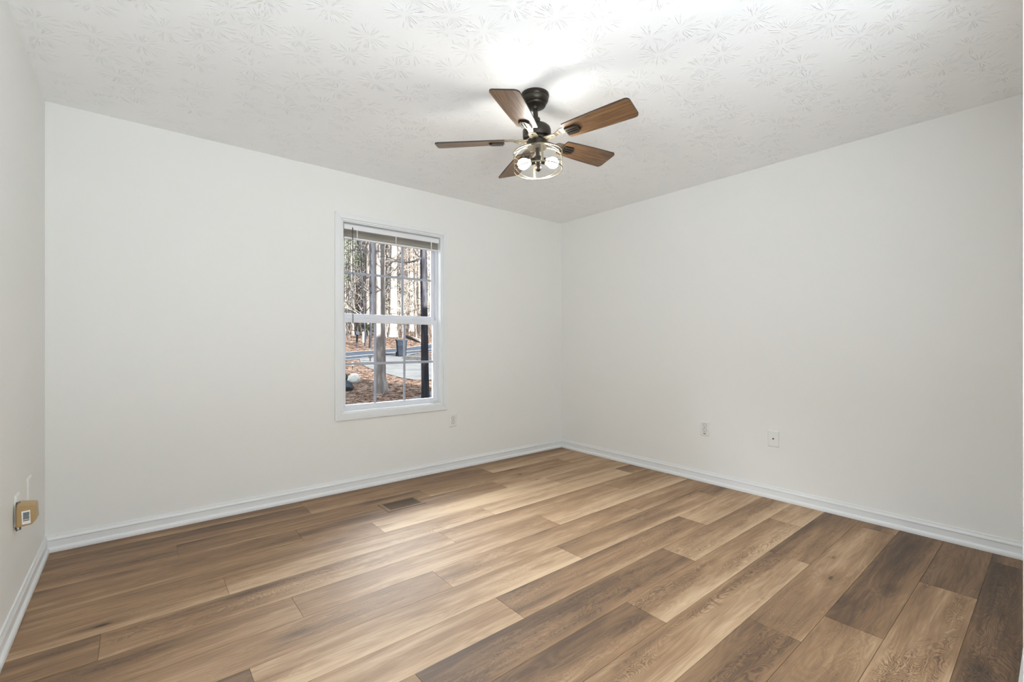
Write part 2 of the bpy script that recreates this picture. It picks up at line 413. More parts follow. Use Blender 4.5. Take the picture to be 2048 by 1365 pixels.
structure(MB().box(XL, CLX, YF - .62, YF - .6, 0, H).build('wall_hall', M_wall))

prof = [(0, 0.0), (0.020, 0.0), (0.0205, 0.010), (0.019, 0.018), (0.015, 0.024), (0.0105, 0.026), (0.0095, 0.029), (0.0095, 0.060), (0.0125, 0.064), (0.0125, 0.068), (0.0075, 0.080), (0.006, 0.089), (0, 0.090)]
structure(MB().extrude(prof, (XL, YB), (XR, YB), (0, -1), m0=1, m1=1).build('baseboard_back', M_trim))
structure(MB().extrude(prof, (XL, YF), (XL, YB), (1, 0), m1=1).build('baseboard_left', M_trim))
structure(MB().extrude(prof, (XR, CLY), (XR, YB), (-1, 0), m0=1, m1=1).build('baseboard_right', M_trim))
structure(MB().extrude(prof, (CLX, CLY), (XR, CLY), (0, 1), m1=1).build('baseboard_closet', M_trim))

# ------------------------------------------------------------------ window
win = structure(empty('window_1', (1.6445, YB, WZ0)))
wo = (1.6445, YB, WZ0)
def frame_ring(mb, x0, x1, z0, z1, w, y0, y1, wz0=None, wz1=None):
    wz0 = w if wz0 is None else wz0; wz1 = w if wz1 is None else wz1
    mb.box(x0, x0 + w, y0, y1, z0, z1); mb.box(x1 - w, x1, y0, y1, z0, z1)
    mb.box(x0 + w, x1 - w, y0, y1, z0, z0 + wz0); mb.box(x0 + w, x1 - w, y0, y1, z1 - wz1, z1)
    return mb
# casing: flat band with a slimmer inner bead, mitred corners
cs = MB()
CO = 0.057
def mitre(x0, x1, z0, z1, w0, w1, y0, y1, mb):
    q = [((x0 - w1, z0 - w1), (x0 - w1, z1 + w1), (x0 - w0, z1 + w0), (x0 - w0, z0 - w0)),
         ((x1 + w1, z0 - w1), (x1 + w0, z0 - w0), (x1 + w0, z1 + w0), (x1 + w1, z1 + w1)),
         ((x0 - w1, z0 - w1), (x0 - w0, z0 - w0), (x1 + w0, z0 - w0), (x1 + w1, z0 - w1)),
         ((x0 - w1, z1 + w1), (x1 + w1, z1 + w1), (x1 + w0, z1 + w0), (x0 - w0, z1 + w0))]
    for p in q:
        vs = [(a, y0, b) for a, b in p] + [(a, y1, b) for a, b in p]
        mb.add(vs, [(0, 1, 2, 3), (7, 6, 5, 4), (0, 4, 5, 1), (1, 5, 6, 2), (2, 6, 7, 3), (3, 7, 4, 0)])
mitre(WX0, WX1, WZ0, WZ1, 0.014, CO, YB - 0.016, YB, cs)
mitre(WX0, WX1, WZ0, WZ1, 0.0, 0.014, YB - 0.011, YB, cs)
cs.build('casing', M_trim, win, org=wo, bevel=0.003)
jb = MB(); frame_ring(jb, WX0 - .004, WX1 + .004, WZ0 - .004, WZ1 + .004, 0.012, YB - 0.002, YB + 0.055)
jb.build('jamb', M_trim, win, org=wo)
# vinyl frame with sash tracks
vf = MB(); frame_ring(vf, WX0, WX1, WZ0, WZ1, 0.022, YB + 0.055, YB + 0.13, 0.030, 0.022)
vf.box(WX0 + .022, WX0 + .030, YB + .086, YB + .093, WZ0 + .03, WZ1 - .02); vf.box(WX1 - .030, WX1 - .022, YB + .086, YB + .093, WZ0 + .03, WZ1 - .02)
vf.build('frame', M_vinyl, win, org=wo, bevel=0.002)
GX0, GX1 = 1.258, 2.030
def sash(name, y, z0, z1, bot, top, mz, glassname='glass_pane'):
    s_ = MB(); yy0, yy1 = y - 0.013, y + 0.013
    frame_ring(s_, 1.232, 2.057, z0, z1, 0.026, yy0, yy1, bot, top)
    o = s_.build(name, M_vinyl, win, org=wo, bevel=0.003)
    MB().box(GX0 - .002, GX1 + .002, y - .002, y + .002, z0 + bot - .002, z1 - top + .002).build(glassname, M_glass, o, org=wo)
    w = (GX1 - GX0)
    mn = MB()
    for k in (1, 2):
        xm = GX0 + w * k / 3 - 0.016; mn.box(xm - .010, xm + .010, y - .006, y - .0025, z0 + bot, z1 - top)
    mn.box(GX0, GX1, y - .0055, y - .003, mz - .010, mz + .010)
    mn.build('muntins', M_grid, o, org=wo)
    return o
up = sash('upper_sash', YB + 0.104, 1.318, WZ1 - .022, 0.050, 0.034, 1.690)
lo = sash('lower_sash', YB + 0.070, WZ0 + .016, 1.334, 0.034, 0.038, 0.970)
for xx in (1.44, 1.86):
    MB().box(xx - .03, xx + .03, YB + .052, YB + .066, 1.334, 1.341).box(xx - .012, xx + .018, YB + .058, YB + .070, 1.341, 1.347).build('sash_lock', M_vinyl, lo, org=wo, bevel=0.001)

# blind, pulled up
bl = tag(empty('window_blind', (1.6445, YB + 0.02, 2.06)), 'beige mini blind pulled up to the top of the window, wand and cords hanging', 'blind')
bo = (1.6445, YB + 0.02, 2.06)
BX0, BX1 = 1.228, 2.060
MB().box(BX0, BX1, YB + .006, YB + .036, 2.012, 2.050).build('headrail', M_blindrail, bl, org=bo, bevel=0.003)
st = MB(); rs = random.Random(2)
for k in range(11):
    z = 1.955 + k * 0.0050
    dz = rs.uniform(-.0006, .0006); yo = rs.uniform(-.0012, .0012)
    vs = []
    for x in (BX0 + .003, BX1 - .003):
        for q in range(5):
            t_ = q / 4 * 2 - 1; vs.append((x, YB + .021 + yo + t_ * .0125, z + dz + .0022 * (1 - t_ * t_)))
    st.add(vs, [(q, q + 1, 6 + q, 5 + q) for q in range(4)])
    st.add([(a, b, c_ + .0007) for a, b, c_ in vs], [(q, 5 + q, 6 + q, q + 1) for q in range(4)])
st.build('slat_stack', M_blind, bl, org=bo)
MB().box(BX0 + .003, BX1 - .003, YB + .009, YB + .033, 1.940, 1.953).build('bottom_rail', M_blindrail, bl, org=bo, bevel=0.003)
wd = MB(); wd.tube([(1.292, YB + .004, 2.028), (1.292, YB + .000, 2.018), (1.292, YB - .001, 1.985)], .0035, 8)
wd.tube([(1.292, YB - .001, 1.985), (1.2935, YB - .001, 1.284)], .0032, 8)
wd.build('tilt_wand', M_wand, bl, org=bo, smooth=True)
for xx in (1.33, 1.655, 1.985):
    MB().box(xx - .003, xx + .003, YB + .0075, YB + .0085, 1.94, 2.012).build('ladder_cord', M_cord, bl, org=bo)
cd = MB()
cp = [(1.978, YB + .004, 2.02), (1.979, YB + .006, 1.7), (1.984, YB + .012, 1.3), (2.006, YB + .022, 1.0), (2.022, YB + .034, 0.80), (2.034, YB + .034, 0.68), (2.040, YB + .030, 0.630), (2.030, YB + .028, 0.620)]
cd.tube(cp, .0014, 6)
cd.tube([(a + .004, b + .003, c_) for a, b, c_ in cp], .0014, 6)
cd.build('lift_cord', M_cord, bl, org=bo, smooth=True)
kn = MB(); rk = random.Random(8)
for q in range(5):
    pts = []
    ph = rk.uniform(0, 6)
    for k in range(14):
        a = k / 14 * 2 * PI
        pts.append((2.030 + .022 * math.cos(a + ph) + rk.uniform(-.004, .004), YB + .026 + .014 * math.sin(a), 0.614 + .001 + .018 * (0.5 + .5 * math.sin(a * (1 + q % 2) + ph)) + rk.uniform(0, .004)))
    kn.tube(pts, .0016, 6, closed=True)
kn.lathe([(.003, 0), (.006, .002), (.005, .016), (.002, .022)], 10, Matrix.Translation((2.004, YB + .026, 0.616)) @ Matrix.Rotation(1.2, 4, 'Y'))
kn.build('cord_tassel', M_cord, bl, org=bo, smooth=True)

# ------------------------------------------------------------------ ceiling fan
fan = tag(empty('ceiling_fan', (1.6205, 1.774, H)), 'five blade ceiling fan with wooden blades and a lit wire cage light', 'ceiling fan')
FO = Vector((1.6205, 1.774, H))
cprof = [(0.0735, 0.0), (0.0735, -0.011), (0.0700, -0.014), (0.0670, -0.019), (0.0705, -0.023), (0.0695, -0.031), (0.0640, -0.041), (0.0585, -0.046), (0.0545, -0.049), (0.0575, -0.053), (0.0540, -0.060), (0.0490, -0.063), (0.020, -0.0635)]
MB().lathe(cprof, 48).build('canopy', M_bronze, fan, smooth=True)
# the hub hangs a little out of plumb
hub = Vector((1.6285, 1.7665, 2.199)) - FO
zax = Vector((-0.0361, 0.0212, 1.0)).normalized()
a0 = math.radians(-148.29)
xax = Vector((math.cos(a0), math.sin(a0), 0)); xax = (xax - zax * xax.dot(zax)).normalized(); yax = zax.cross(xax)
FM = Matrix.Translation(hub) @ Matrix(((xax.x, yax.x, zax.x), (xax.y, yax.y, zax.y), (xax.z, yax.z, zax.z))).to_4x4()
MB().ball((0, 0, -0.062), 0.020, 20, 12).build('hanger_ball', M_bronze, fan, smooth=True)
MB().tube([(0, 0, -0.066), FM @ Vector((0, 0, .082))], .0128, 20).build('downrod', M_bronze, fan, smooth=True)
mh = MB().lathe([(0.018, 0.118), (0.0205, 0.114), (0.0205, 0.092), (0.024, 0.088), (0.040, 0.084), (0.058, 0.076), (0.0705, 0.064), (0.0745, 0.052), (0.0745, 0.022), (0.0715, 0.014), (0.040, 0.012)], 48, FM)
mh.build('motor_housing', M_bronze, fan, smooth=True)
fw = MB().lathe([(0.045, 0.014), (0.058, 0.010), (0.058, 0.000), (0.050, -0.003), (0.0545, -0.006), (0.0545, -0.034), (0.050, -0.039), (0.02, -0.040)], 48, FM)
fw.build('switch_housing', M_bronze, fan, smooth=True)
PITCH = math.radians(-13.04)
def rounded_blade():
    r0, R, w0, w1 = 0.1715, 0.5318, 0.0543, 0.0697
    pts = []
    def arc(cx, cy, rad, a_, b_, n=6):
        for k in range(n + 1):
            a = a_ + (b_ - a_) * k / n; pts.append((cx + rad * math.cos(a), cy + rad * math.sin(a)))
    rt, rc = 0.022, 0.008
    arc(r0 + rc, -w0 + rc, rc, -PI, -PI / 2, 3)
    for q in (0.25, 0.5, 0.75): pts.append((r0 + (R - r0) * q, -(w0 + (w1 - w0) * q) - 0.003 * math.sin(PI * q)))
    arc(R - rt, -w1 + rt, rt, -PI / 2, 0)
    arc(R - rt, w1 - rt, rt, 0, PI / 2)
    for q in (0.75, 0.5, 0.25): pts.append((r0 + (R - r0) * q, (w0 + (w1 - w0) * q) + 0.003 * math.sin(PI * q)))
    arc(r0 + rc, w0 - rc, rc, PI / 2, PI, 3)
    return pts
bpoly = rounded_blade()
def add_uv(o, inv, seed):
    uv = o.data.uv_layers.new(name='UVMap')
    for lp in o.data.loops:
        p = inv @ o.data.vertices[lp.vertex_index].co
        uv.data[lp.index].uv = (p.x + seed, p.y + seed * 0.37)
names_b = ['ceiling fan blade']
for k in range(5):
    BMx = FM @ Matrix.Rotation(k * 2 * PI / 5, 4, 'Z') @ Matrix.Rotation(PITCH, 4, 'X')
    AM = FM @ Matrix.Rotation(k * 2 * PI / 5, 4, 'Z')
    bld = MB().prism(bpoly, -0.003, 0.003, 0, BMx, 1).build('blade', [M_blade, M_bladeedge], fan)
    add_uv(bld, BMx.inverted(), k * 1.7)
    br_ = MB()
    # arm from the hub: screwed foot plate, sloping neck, then the plate on top of the blade
    br_.prism([(0.046, -.023), (0.098, -.021), (0.112, -.013), (0.112, .013), (0.098, .021), (0.046, .023)], -0.005, 0.0, 0, AM)
    pts0 = [(0.104, 0.0), (0.128, 0.0), (0.150, 0.0)]
    vs = []
    for (x_, hw, z_, tw) in ((0.104, .013, -.003, 0.0), (0.124, .014, .0035, 0.4), (0.142, .020, .0065, 1.0), (0.205, .024, .0065, 1.0)):
        R_ = Matrix.Rotation(PITCH * tw, 4, 'X')
        for yy, zz in ((-hw, z_ - .0025), (hw, z_ - .0025), (hw, z_ + .0025), (-hw, z_ + .0025)):
            vs.append(AM @ (R_ @ Vector((x_, yy, zz))))
    fs = []
    for i in range(3):
        for q in range(4): fs.append((i * 4 + q, i * 4 + (q + 1) % 4, (i + 1) * 4 + (q + 1) % 4, (i + 1) * 4 + q))
    fs += [(3, 2, 1, 0), (12, 13, 14, 15)]
    br_.add(vs, fs)
    for (sx_, sy2) in ((0.060, -.012), (0.060, .012), (0.092, 0)):
        br_.lathe([(.0042, -.005), (.0042, -.0075), (.0025, -.0088)], 10, AM @ Matrix.Translation((sx_, sy2, 0)))
    br_.build('blade_bracket', M_bracket, bld, bevel=0.0008)
    cl = MB()
    # slotted clamp plate screwed under the blade
    for y0_, y1_, e in ((-.027, -.013, .012), (-.009, .002, 0.0), (.007, .014, 0.002), (.014, .027, .012)):
        cl.prism([(0.178, y0_), (0.246 - (e if y0_ < 0 else 0.0), y0_), (0.246 - (e if y1_ > 0.02 else 0.0), y1_), (0.178, y1_)], -0.013, -0.004, 0, BMx)
    cl.prism([(0.175, -.025), (0.238, -.028), (0.254, -.014), (0.254, .014), (0.238, .028), (0.175, .025)], -0.0070, -0.003, 0, BMx)
    cl.prism([(0.240, -.022), (0.250, -.013), (0.250, .013), (0.240, .022)], -0.013, -0.006, 0, BMx)
    cl.build('clamp_plate', M_bronze, bld, bevel=0.0008)
# light kit
Rc, zt, zb = 0.1290, -0.066, -0.156
def ring(z, r, n=64): return [FM @ Vector((r * math.cos(2 * PI * k / n), r * math.sin(2 * PI * k / n), z)) for k in range(n)]
cg = MB()
for z in (zt, zb):
    vs = []; n = 72
    for k in range(n):
        a = 2 * PI * k / n
        for r_, z_ in ((Rc, z - .0026), (Rc, z + .0026), (Rc - .0025, z + .0026), (Rc - .0025, z - .0026)):
            vs.append(FM @ Vector((r_ * math.cos(a), r_ * math.sin(a), z_)))
    cg.add(vs, [(k * 4 + q, ((k + 1) % n) * 4 + q, ((k + 1) % n) * 4 + (q + 1) % 4, k * 4 + (q + 1) % 4) for k in range(n) for q in range(4)])
cage = cg.build('light_cage', M_cage, fan, smooth=True)
aL = math.atan2(0.6363, -0.7714)      # direction of the left bulb in the room
lrel = aL - a0                        # the same in the hub frame
aF = math.atan2(-FO.y, -FO.x) - a0     # towards the camera side of the room, in the hub frame
for k in range(4):
    a = aF + 0.16 + k * PI / 2
    MB().box(Rc - .004, Rc - .0015, -.006, .006, zb, zt, 0, FM @ Matrix.Rotation(a, 4, 'Z')).build('cage_strap', M_cage, cage)
for sgn in (1, -1):      # two tilted hoops crossing each other
    vs = []; n = 72
    for k in range(n):
        a = 2 * PI * k / n; z = (zt + zb) / 2 + sgn * (zt - zb) / 2 * 0.93 * math.cos(a - aF)
        for r_, z_ in ((Rc - .0005, z - .0014), (Rc - .0005, z + .0014), (Rc - .0025, z + .0014), (Rc - .0025, z - .0014)):
            vs.append(FM @ Vector((r_ * math.cos(a), r_ * math.sin(a), z_)))
    MB().add(vs, [(k * 4 + q, ((k + 1) % n) * 4 + q, ((k + 1) % n) * 4 + (q + 1) % 4, k * 4 + (q + 1) % 4) for k in range(n) for q in range(4)]).build('cage_hoop', M_cage, cage, smooth=True)
for k in range(2):
    a = aF + 0.16 + PI / 2 + k * PI
    MB().tube([FM @ Vector((.048 * math.cos(a), .048 * math.sin(a), -.036)), FM @ Vector((.09 * math.cos(a), .09 * math.sin(a), -.044)), FM @ Vector(((Rc - .002) * math.cos(a), (Rc - .002) * math.sin(a), zt))], .0032, 8).build('cage_arm', M_cage, cage, smooth=True)
MB().lathe([(0.011, -0.038), (0.011, -0.080), (0.019, -0.084), (0.0215, -0.096), (0.0215, -0.112), (0.016, -0.122), (0.010, -0.127), (0.0125, -0.134), (0.0165, -0.141), (0.0150, -0.152), (0.008, -0.160), (0.001, -0.163)], 28, FM).build('light_stem', M_bronze, fan, smooth=True)
for k in (0, 1):
    SM = FM @ Matrix.Translation((0, 0, -0.100)) @ Matrix.Rotation(lrel + k * PI, 4, 'Z') @ Matrix.Rotation(PI / 2 + math.radians(14), 4, 'Y')
    so = MB().lathe([(0.008, 0.012), (0.0165, 0.018), (0.0175, 0.022), (0.0175, 0.040), (0.015, 0.042)], 24, SM).build('lamp_socket', M_bronze, fan, smooth=True)
    MB().lathe([(0.013, 0.041), (0.0140, 0.046), (0.0190, 0.054), (0.0262, 0.066), (0.0288, 0.078), (0.0270, 0.091), (0.0205, 0.102), (0.0105, 0.1085), (0.001, 0.1100)], 24, SM).build('bulb', M_bulb, so, smooth=True)

# ------------------------------------------------------------------ outlets and plates
def wall_matrix(x, y, z, facing):
    rz = {'-Y': 0, '-X': -PI / 2, '+X': PI / 2}[facing]
    return Matrix.Translation((x, y, z)) @ Matrix.Rotation(rz, 4, 'Z')   # local -Y points into the room
def plate_mesh(W=.072, Ht=.117):
    m = MB(); w, h = W / 2, Ht / 2
    vs = [(-w, 0, -h), (w, 0, -h), (w, 0, h), (-w, 0, h), (-w, -.003, -h), (w, -.003, -h), (w, -.003, h), (-w, -.003, h),
          (-w + .006, -.0065, -h + .006), (w - .006, -.0065, -h + .006), (w - .006, -.0065, h - .006), (-w + .006, -.0065, h - .006)]
    return m.add(vs, [(0, 1, 2, 3), (0, 4, 5, 1), (1, 5, 6, 2), (2, 6, 7, 3), (3, 7, 4, 0), (4, 8, 9, 5), (5, 9, 10, 6), (6, 10, 11, 7), (7, 11, 8, 4), (8, 11, 10, 9)])
def thing_at(name, M_, label, cat):
    o = empty(name, M_.translation); o.rotation_euler = M_.to_euler()
    return tag(o, label, cat)
def outlet(x, y, z, facing, label, usb=False, W=.078, Ht=.118):
    root = thing_at('wall_outlet', wall_matrix(x, y, z, facing), label, 'outlet')
    plate_mesh(W, Ht).build('cover_plate', M_plate, root)
    for dz in ((.026, -.012) if usb else (.0195, -.0195)):
        rc = MB(); n = 20; poly = []
        for k in range(n):
            a = 2 * PI * k / n; poly.append((max(-.0165, min(.0165, .0185 * math.cos(a))), max(-.0145, min(.0145, .0175 * math.sin(a)))))
        vs = [(a, -.0066, b + dz) for a, b in poly] + [(a * .95, -.0085, b * .95 + dz) for a, b in poly]
        rc.add(vs, [(k, (k + 1) % n, n + (k + 1) % n, n + k) for k in range(n)] + [tuple(range(n, 2 * n))])
        r_ = rc.build('receptacle', M_plate, root)
        # shadow gap around the receptacle and its three holes
        gp = MB().tube([(a * 1.03, -.0067, b * 1.03 + dz) for a, b in poly], .0009, 5, closed=True); gp.build('rim_gap', M_dark, r_)
        for xx, hh in ((-.0063, .0042), (.0063, .0034)):
            MB().box(xx - .0013, xx + .0013, -.0092, -.0084, dz + .003 - hh, dz + .003 + hh).build('slot', M_dark, r_)
        MB().lathe([(.0027, 0), (.0027, .0008)], 12, Matrix.Translation((0, -.0084, dz - .0075)) @ Matrix.Rotation(PI / 2, 4, 'X')).build('ground_hole', M_dark, r_)
    MB().lathe([(.0028, 0), (.002, .001)], 12, Matrix.Translation((0, -.0065, .007 if usb else 0)) @ Matrix.Rotation(PI / 2, 4, 'X')).build('screw', M_brass, root)
    if usb: MB().box(-.011, .011, -.0078, -.006, -.043, -.0375).build('usb_port', M_dark, root)
    return root
outlet(2.199, YB, 0.441, '-Y', 'white duplex outlet on the window wall, just right below the window')
outlet(XR, 1.869, 0.435, '-X', 'white duplex outlet with a dark slot under its sockets, on the right wall', usb=True)
jk = thing_at('jack_plate', wall_matrix(XR, 1.350, 0.437, '-X'), 'white plate with one small black jack hole, right of the right wall outlet', 'wall plate')
plate_mesh(.078, .118).build('cover_plate', M_plate, jk)
MB().prism([(-.006, .004), (-.006, -.001), (-.002, -.006), (.002, -.006), (.006, -.001), (.006, .004)], 0.006, .0072, 0, Matrix.Rotation(PI / 2, 4, 'X')).build('jack_hole', M_dark, jk)
for dz in (.042, -.042):
    MB().lathe([(.0028, 0), (.002, .001)], 12, Matrix.Translation((0, -.0065, dz)) @ Matrix.Rotation(PI / 2, 4, 'X')).build('screw', M_plate, jk)
lp = thing_at('wall_outlet', wall_matrix(XL, 2.735, 0.452, '+X'), 'white wall plate on the left wall with the tan box plugged in front of it', 'outlet')
plate_mesh(.075, .122).build('cover_plate', M_plate, lp)
bp_ = thing_at('blank_plate', wall_matrix(XL, 3.015, 0.462, '+X'), 'plain white plate on the left wall, nearer the corner behind the tan box', 'wall plate')
plate_mesh(.085, .120).build('cover_plate', M_plate, bp_)
for dz in (.042, -.042):
    MB().lathe([(.0028, 0), (.002, .001)], 12, Matrix.Translation((0, -.0065, dz)) @ Matrix.Rotation(PI / 2, 4, 'X')).build('screw', M_plate, bp_)
MB().box(-.0435, -.0425, -.004, -.001, -.075, -.045).build('cable_end', M_dark, bp_)

# tan box with bar-code sticker, held on the left plate
tb = tag(empty('tan_box', (XL, 2.69, 0.435)), 'small tan box with a white bar code sticker, stuck out from the left wall plate', 'box')
to = (XL, 2.69, 0.435)
tm = MB()
tm.prism([(XL + .0075, 0.392), (XL + .052, 0.396), (XL + .066, 0.415), (XL + .0625, 0.474), (XL + .0595, 0.478), (XL + .0095, 0.486)], -2.735, -2.668, 0, Matrix.Rotation(PI / 2, 4, 'X'))
tm.build('case', M_tan, tb, org=to, bevel=0.004)
MB().prism([(XL + .0255, .4020), (XL + .0495, .4035), (XL + .0480, .4570), (XL + .0235, .4555)], -2.6678, -2.6672, 0, Matrix.Rotation(PI / 2, 4, 'X')).build('sticker', M_paper, tb, org=to)
ik = MB()
for z0_, z1_ in ((.445, .449), (.4405, .4440), (.4365, .4395), (.4330, .4355), (.4295, .4320), (.4255, .4285), (.4215, .4245), (.4150, .4185)):
    ik.prism([(XL + .0285, z0_), (XL + .0460, z0_ + .001), (XL + .0458, z1_ + .001), (XL + .0283, z1_)], -2.6671, -2.6666, 0, Matrix.Rotation(PI / 2, 4, 'X'))
ik.build('bar_code', M_ink, tb, org=to)
cl = MB()
cl.tube([(XL + .016, 2.70, 0.390), (XL + .016, 2.70, 0.376), (XL + .007, 2.70, 0.372), (XL + .004, 2.70, 0.383), (XL + .006, 2.70, 0.392), (XL + .012, 2.70, 0.398)], .003, 8)
cl.build('wire_clip', M_greymetal, tb, org=to, smooth=True)
cl = MB()
cl.tube([(XL + .006, 2.70, 0.470), (XL + .008, 2.70, 0.487), (XL + .014, 2.70, 0.488), (XL + .016, 2.70, 0.480)], .003, 8)
cl.build('wire_clip', M_greymetal, tb, org=to, smooth=True)

# ------------------------------------------------------------------ floor register
rg = tag(empty('floor_register', (1.4425, 2.965, 0)), 'brown metal floor register with dark louvre slots set in the planks', 'floor vent')
ro = (1.4425, 2.965, 0)
rx0, rx1, ry0, ry1 = 1.300, 1.585, 2.873, 3.057
fr = MB(); bw = 0.026
def quadring(z_in, z_out):
    o_ = [(rx0, ry0), (rx1, ry0), (rx1, ry1), (rx0, ry1)]; t_ = [(rx0 + .006, ry0 + .006), (rx1 - .006, ry0 + .006), (rx1 - .006, ry1 - .006), (rx0 + .006, ry1 - .006)]
    i_ = [(rx0 + bw, ry0 + bw), (rx1 - bw, ry0 + bw), (rx1 - bw, ry1 - bw), (rx0 + bw, ry1 - bw)]
    vs = [(a, b, 0) for a, b in o_] + [(a, b, z_out) for a, b in t_] + [(a, b, z_in) for a, b in i_] + [(a, b, 0.0005) for a, b in i_]
    fs = []
    for L in range(3):
        for k in range(4): fs.append((L * 4 + k, L * 4 + (k + 1) % 4, (L + 1) * 4 + (k + 1) % 4, (L + 1) * 4 + k))
    fr.add(vs, fs)
quadring(.0040, .0048)
fr.build('register_frame', M_vent, rg, org=ro)
MB().box(rx0 + bw - .002, rx1 - bw + .002, ry0 + bw - .002, ry1 - bw + .002, 0.0002, 0.0012).build('duct_shade_plate', M_duct, rg, org=ro)  # flat black plate painting the shade inside the duct; no hole is cut
nb = 22; span = rx1 - rx0 - 2 * bw
for k in range(nb):
    xx = rx0 + bw + span * (k + 0.5) / nb
    MB().box(xx - .0022, xx + .0022, ry0 + bw, ry1 - bw, 0.0012, 0.0026).build('louvre', M_vent, rg, org=ro)

# ------------------------------------------------------------------ outdoors (r to the right, d away along the view, from the house)
GD = [0, 4, 14, 18, 26, 28.7, 35.6, 42, 60, 90, 140, 200]
GZ = [-0.57, -0.57, -0.51, -0.37, 0.13, 0.30, 0.75, 1.73, 3.13, 5.13, 7.13, 8.5]
def gz(d):
    d = max(0, min(199.9, d))
    for i in range(len(GD) - 1):
        if d <= GD[i + 1]:
            t_ = (d - GD[i]) / (GD[i + 1] - GD[i]); return GZ[i] + (GZ[i + 1] - GZ[i]) * t_
def W(r, d, z=None): return Vector((cy_ * r + sy_ * d, -sy_ * r + cy_ * d, gz(d) if z is None else z))
def AT(px, py, d): return W((px - 1024) / F_PX * d, d, CAM_H + (HORIZON - py) / F_PX * d)
gm = MB(); NR, ND = 24, 60
ds = [4.2 + 0.3 * k * k * 0.16 + k * 0.9 for k in range(ND)]
rn = random.Random(3)
vs = []
for d in ds:
    for k in range(NR + 1):
        r = -110 + 150 * k / NR
        p = W(r, d); p.z += (rn.uniform(-.03, .03) if d > 38 else 0.0)
        if p.y < YB + TH + .02 : p = Vector((p.x, YB + TH + .02, p.z))
        vs.append(p)
gm.add(vs, [(j * (NR + 1) + k, j * (NR + 1) + k + 1, (j + 1) * (NR + 1) + k + 1, (j + 1) * (NR + 1) + k) for j in range(ND - 1) for k in range(NR)])
structure(gm.build('ground', M_litter, smooth=True))

def strip(A, B, r0, r1, lift, n=60):
    """ribbon on the terrain between line A(r)->d and line B(r)->d"""
    m = MB(); vs = []
    for k in range(n + 1):
        r = r0 + (r1 - r0) * k / n
        for q in range(5):
            d = A(r) + (B(r) - A(r)) * q / 4; p = W(r, d); p.z += lift; vs.append(p)
    m.add(vs, [(k * 5 + q, k * 5 + q + 1, (k + 1) * 5 + q + 1, (k + 1) * 5 + q) for k in range(n) for q in range(4)])
    return m
near = lambda r: 26.0 + (r + 9.53) * 1.45
far = lambda r: 31.5 + (r + 11.4) * 1.30
road = structure(strip(near, far, -22, 8, 0.03).build('road', M_road))
strip(lambda r: near(r) + .05, lambda r: near(r) + .22, -22, 8, 0.045).build('edge_line', M_line, road)
strip(lambda r: near(r) + 3.0, lambda r: near(r) + 3.25, -22, 8, 0.045).build('centre_line', M_line, road)
strip(lambda r: far(r) - .3, lambda r: far(r) - .1, -22, 8, 0.045).build('edge_line', M_line, road)
def flat_poly(poly, lift, name, m):
    # triangulated patch following the terrain, sampled on a fine grid inside the outline
    bm = bmesh.new(); bvs = [bm.verts.new((r, d, 0)) for r, d in poly]; bm.faces.new(bvs)
    bmesh.ops.triangulate(bm, faces=bm.faces)
    bmesh.ops.subdivide_edges(bm, edges=bm.edges, cuts=9, use_grid_fill=True)
    for v in bm.verts:
        p = W(v.co.x, v.co.y); v.co = (p.x, p.y, p.z + lift)
    me = bpy.data.meshes.new(name); bm.to_mesh(me); bm.free(); me.materials.append(m)
    o = bpy.data.objects.new(name, me); C.objects.link(o); return o
structure(flat_poly([(-9.0, 26.9), (-8.2, 24.7), (-7.2, 22.6), (-5.65, 20.3), (-4.6, 18.9), (-3.89, 18.3), (-2.6, 18.4), (2.0, 16.0), (2.0, 25.0), (-3.5, 25.6), (-5.0, 25.4), (-6.1, 26.1), (-6.7, 27.6), (-6.6, 30.2), (-7.3, 29.3)], 0.02, 'driveway', M_drive))
structure(flat_poly([(-3.0, 12.6), (-2.95, 13.6), (-2.75, 14.9), (-1.2, 15.6), (-0.8, 13.0), (-2.2, 12.0)], 0.03, 'sidewalk', M_drive))
# gable roof of the house, unseen; ridge raised so it shades the near yard
rf = MB(); ey0, ey1, ez, rz_, ry_ = -7.5, 4.05, 2.70, 6.6, 0.0
vs = [(x_, y_, z_) for x_ in (-9, 10) for y_, z_ in ((ey0, ez), (ey1, ez), (ry_, rz_))]
rf.add(vs, [(0, 1, 2), (5, 4, 3), (0, 3, 4, 1), (1, 4, 5, 2), (2, 5, 3, 0)])
structure(rf.build('roof', M_roof))

# leaf litter lying on the ground
ll = MB(); rl = random.Random(11)
for k in range(14000):
    d = 11 + 40 * rl.random() ** 1.4; r = d * rl.uniform(-.52, -.06)
    if near(r) < d < far(r) + .2: continue
    if 18.2 < d < near(r) and r > -8.2 + (24.7 - d) * .55 and not (d > 25.8 and r > -6.2): continue
    p = W(r, d); p.z += 0.015 + rl.random() * .03
    s_ = rl.uniform(.03, .06); a = rl.uniform(0, 6.28); ti = rl.uniform(-.25, .25)
    ux = Vector((math.cos(a), math.sin(a), ti)) * s_; uy = Vector((-math.sin(a), math.cos(a), rl.uniform(-.3, .3))) * s_ * .6
    ll.add([p - ux, p - uy, p + ux, p + uy], [(0, 1, 2, 3)])
tag(ll.build('leaf_litter', M_leaf), 'fallen brown leaves covering the ground outside the window', 'leaves', kind='stuff')

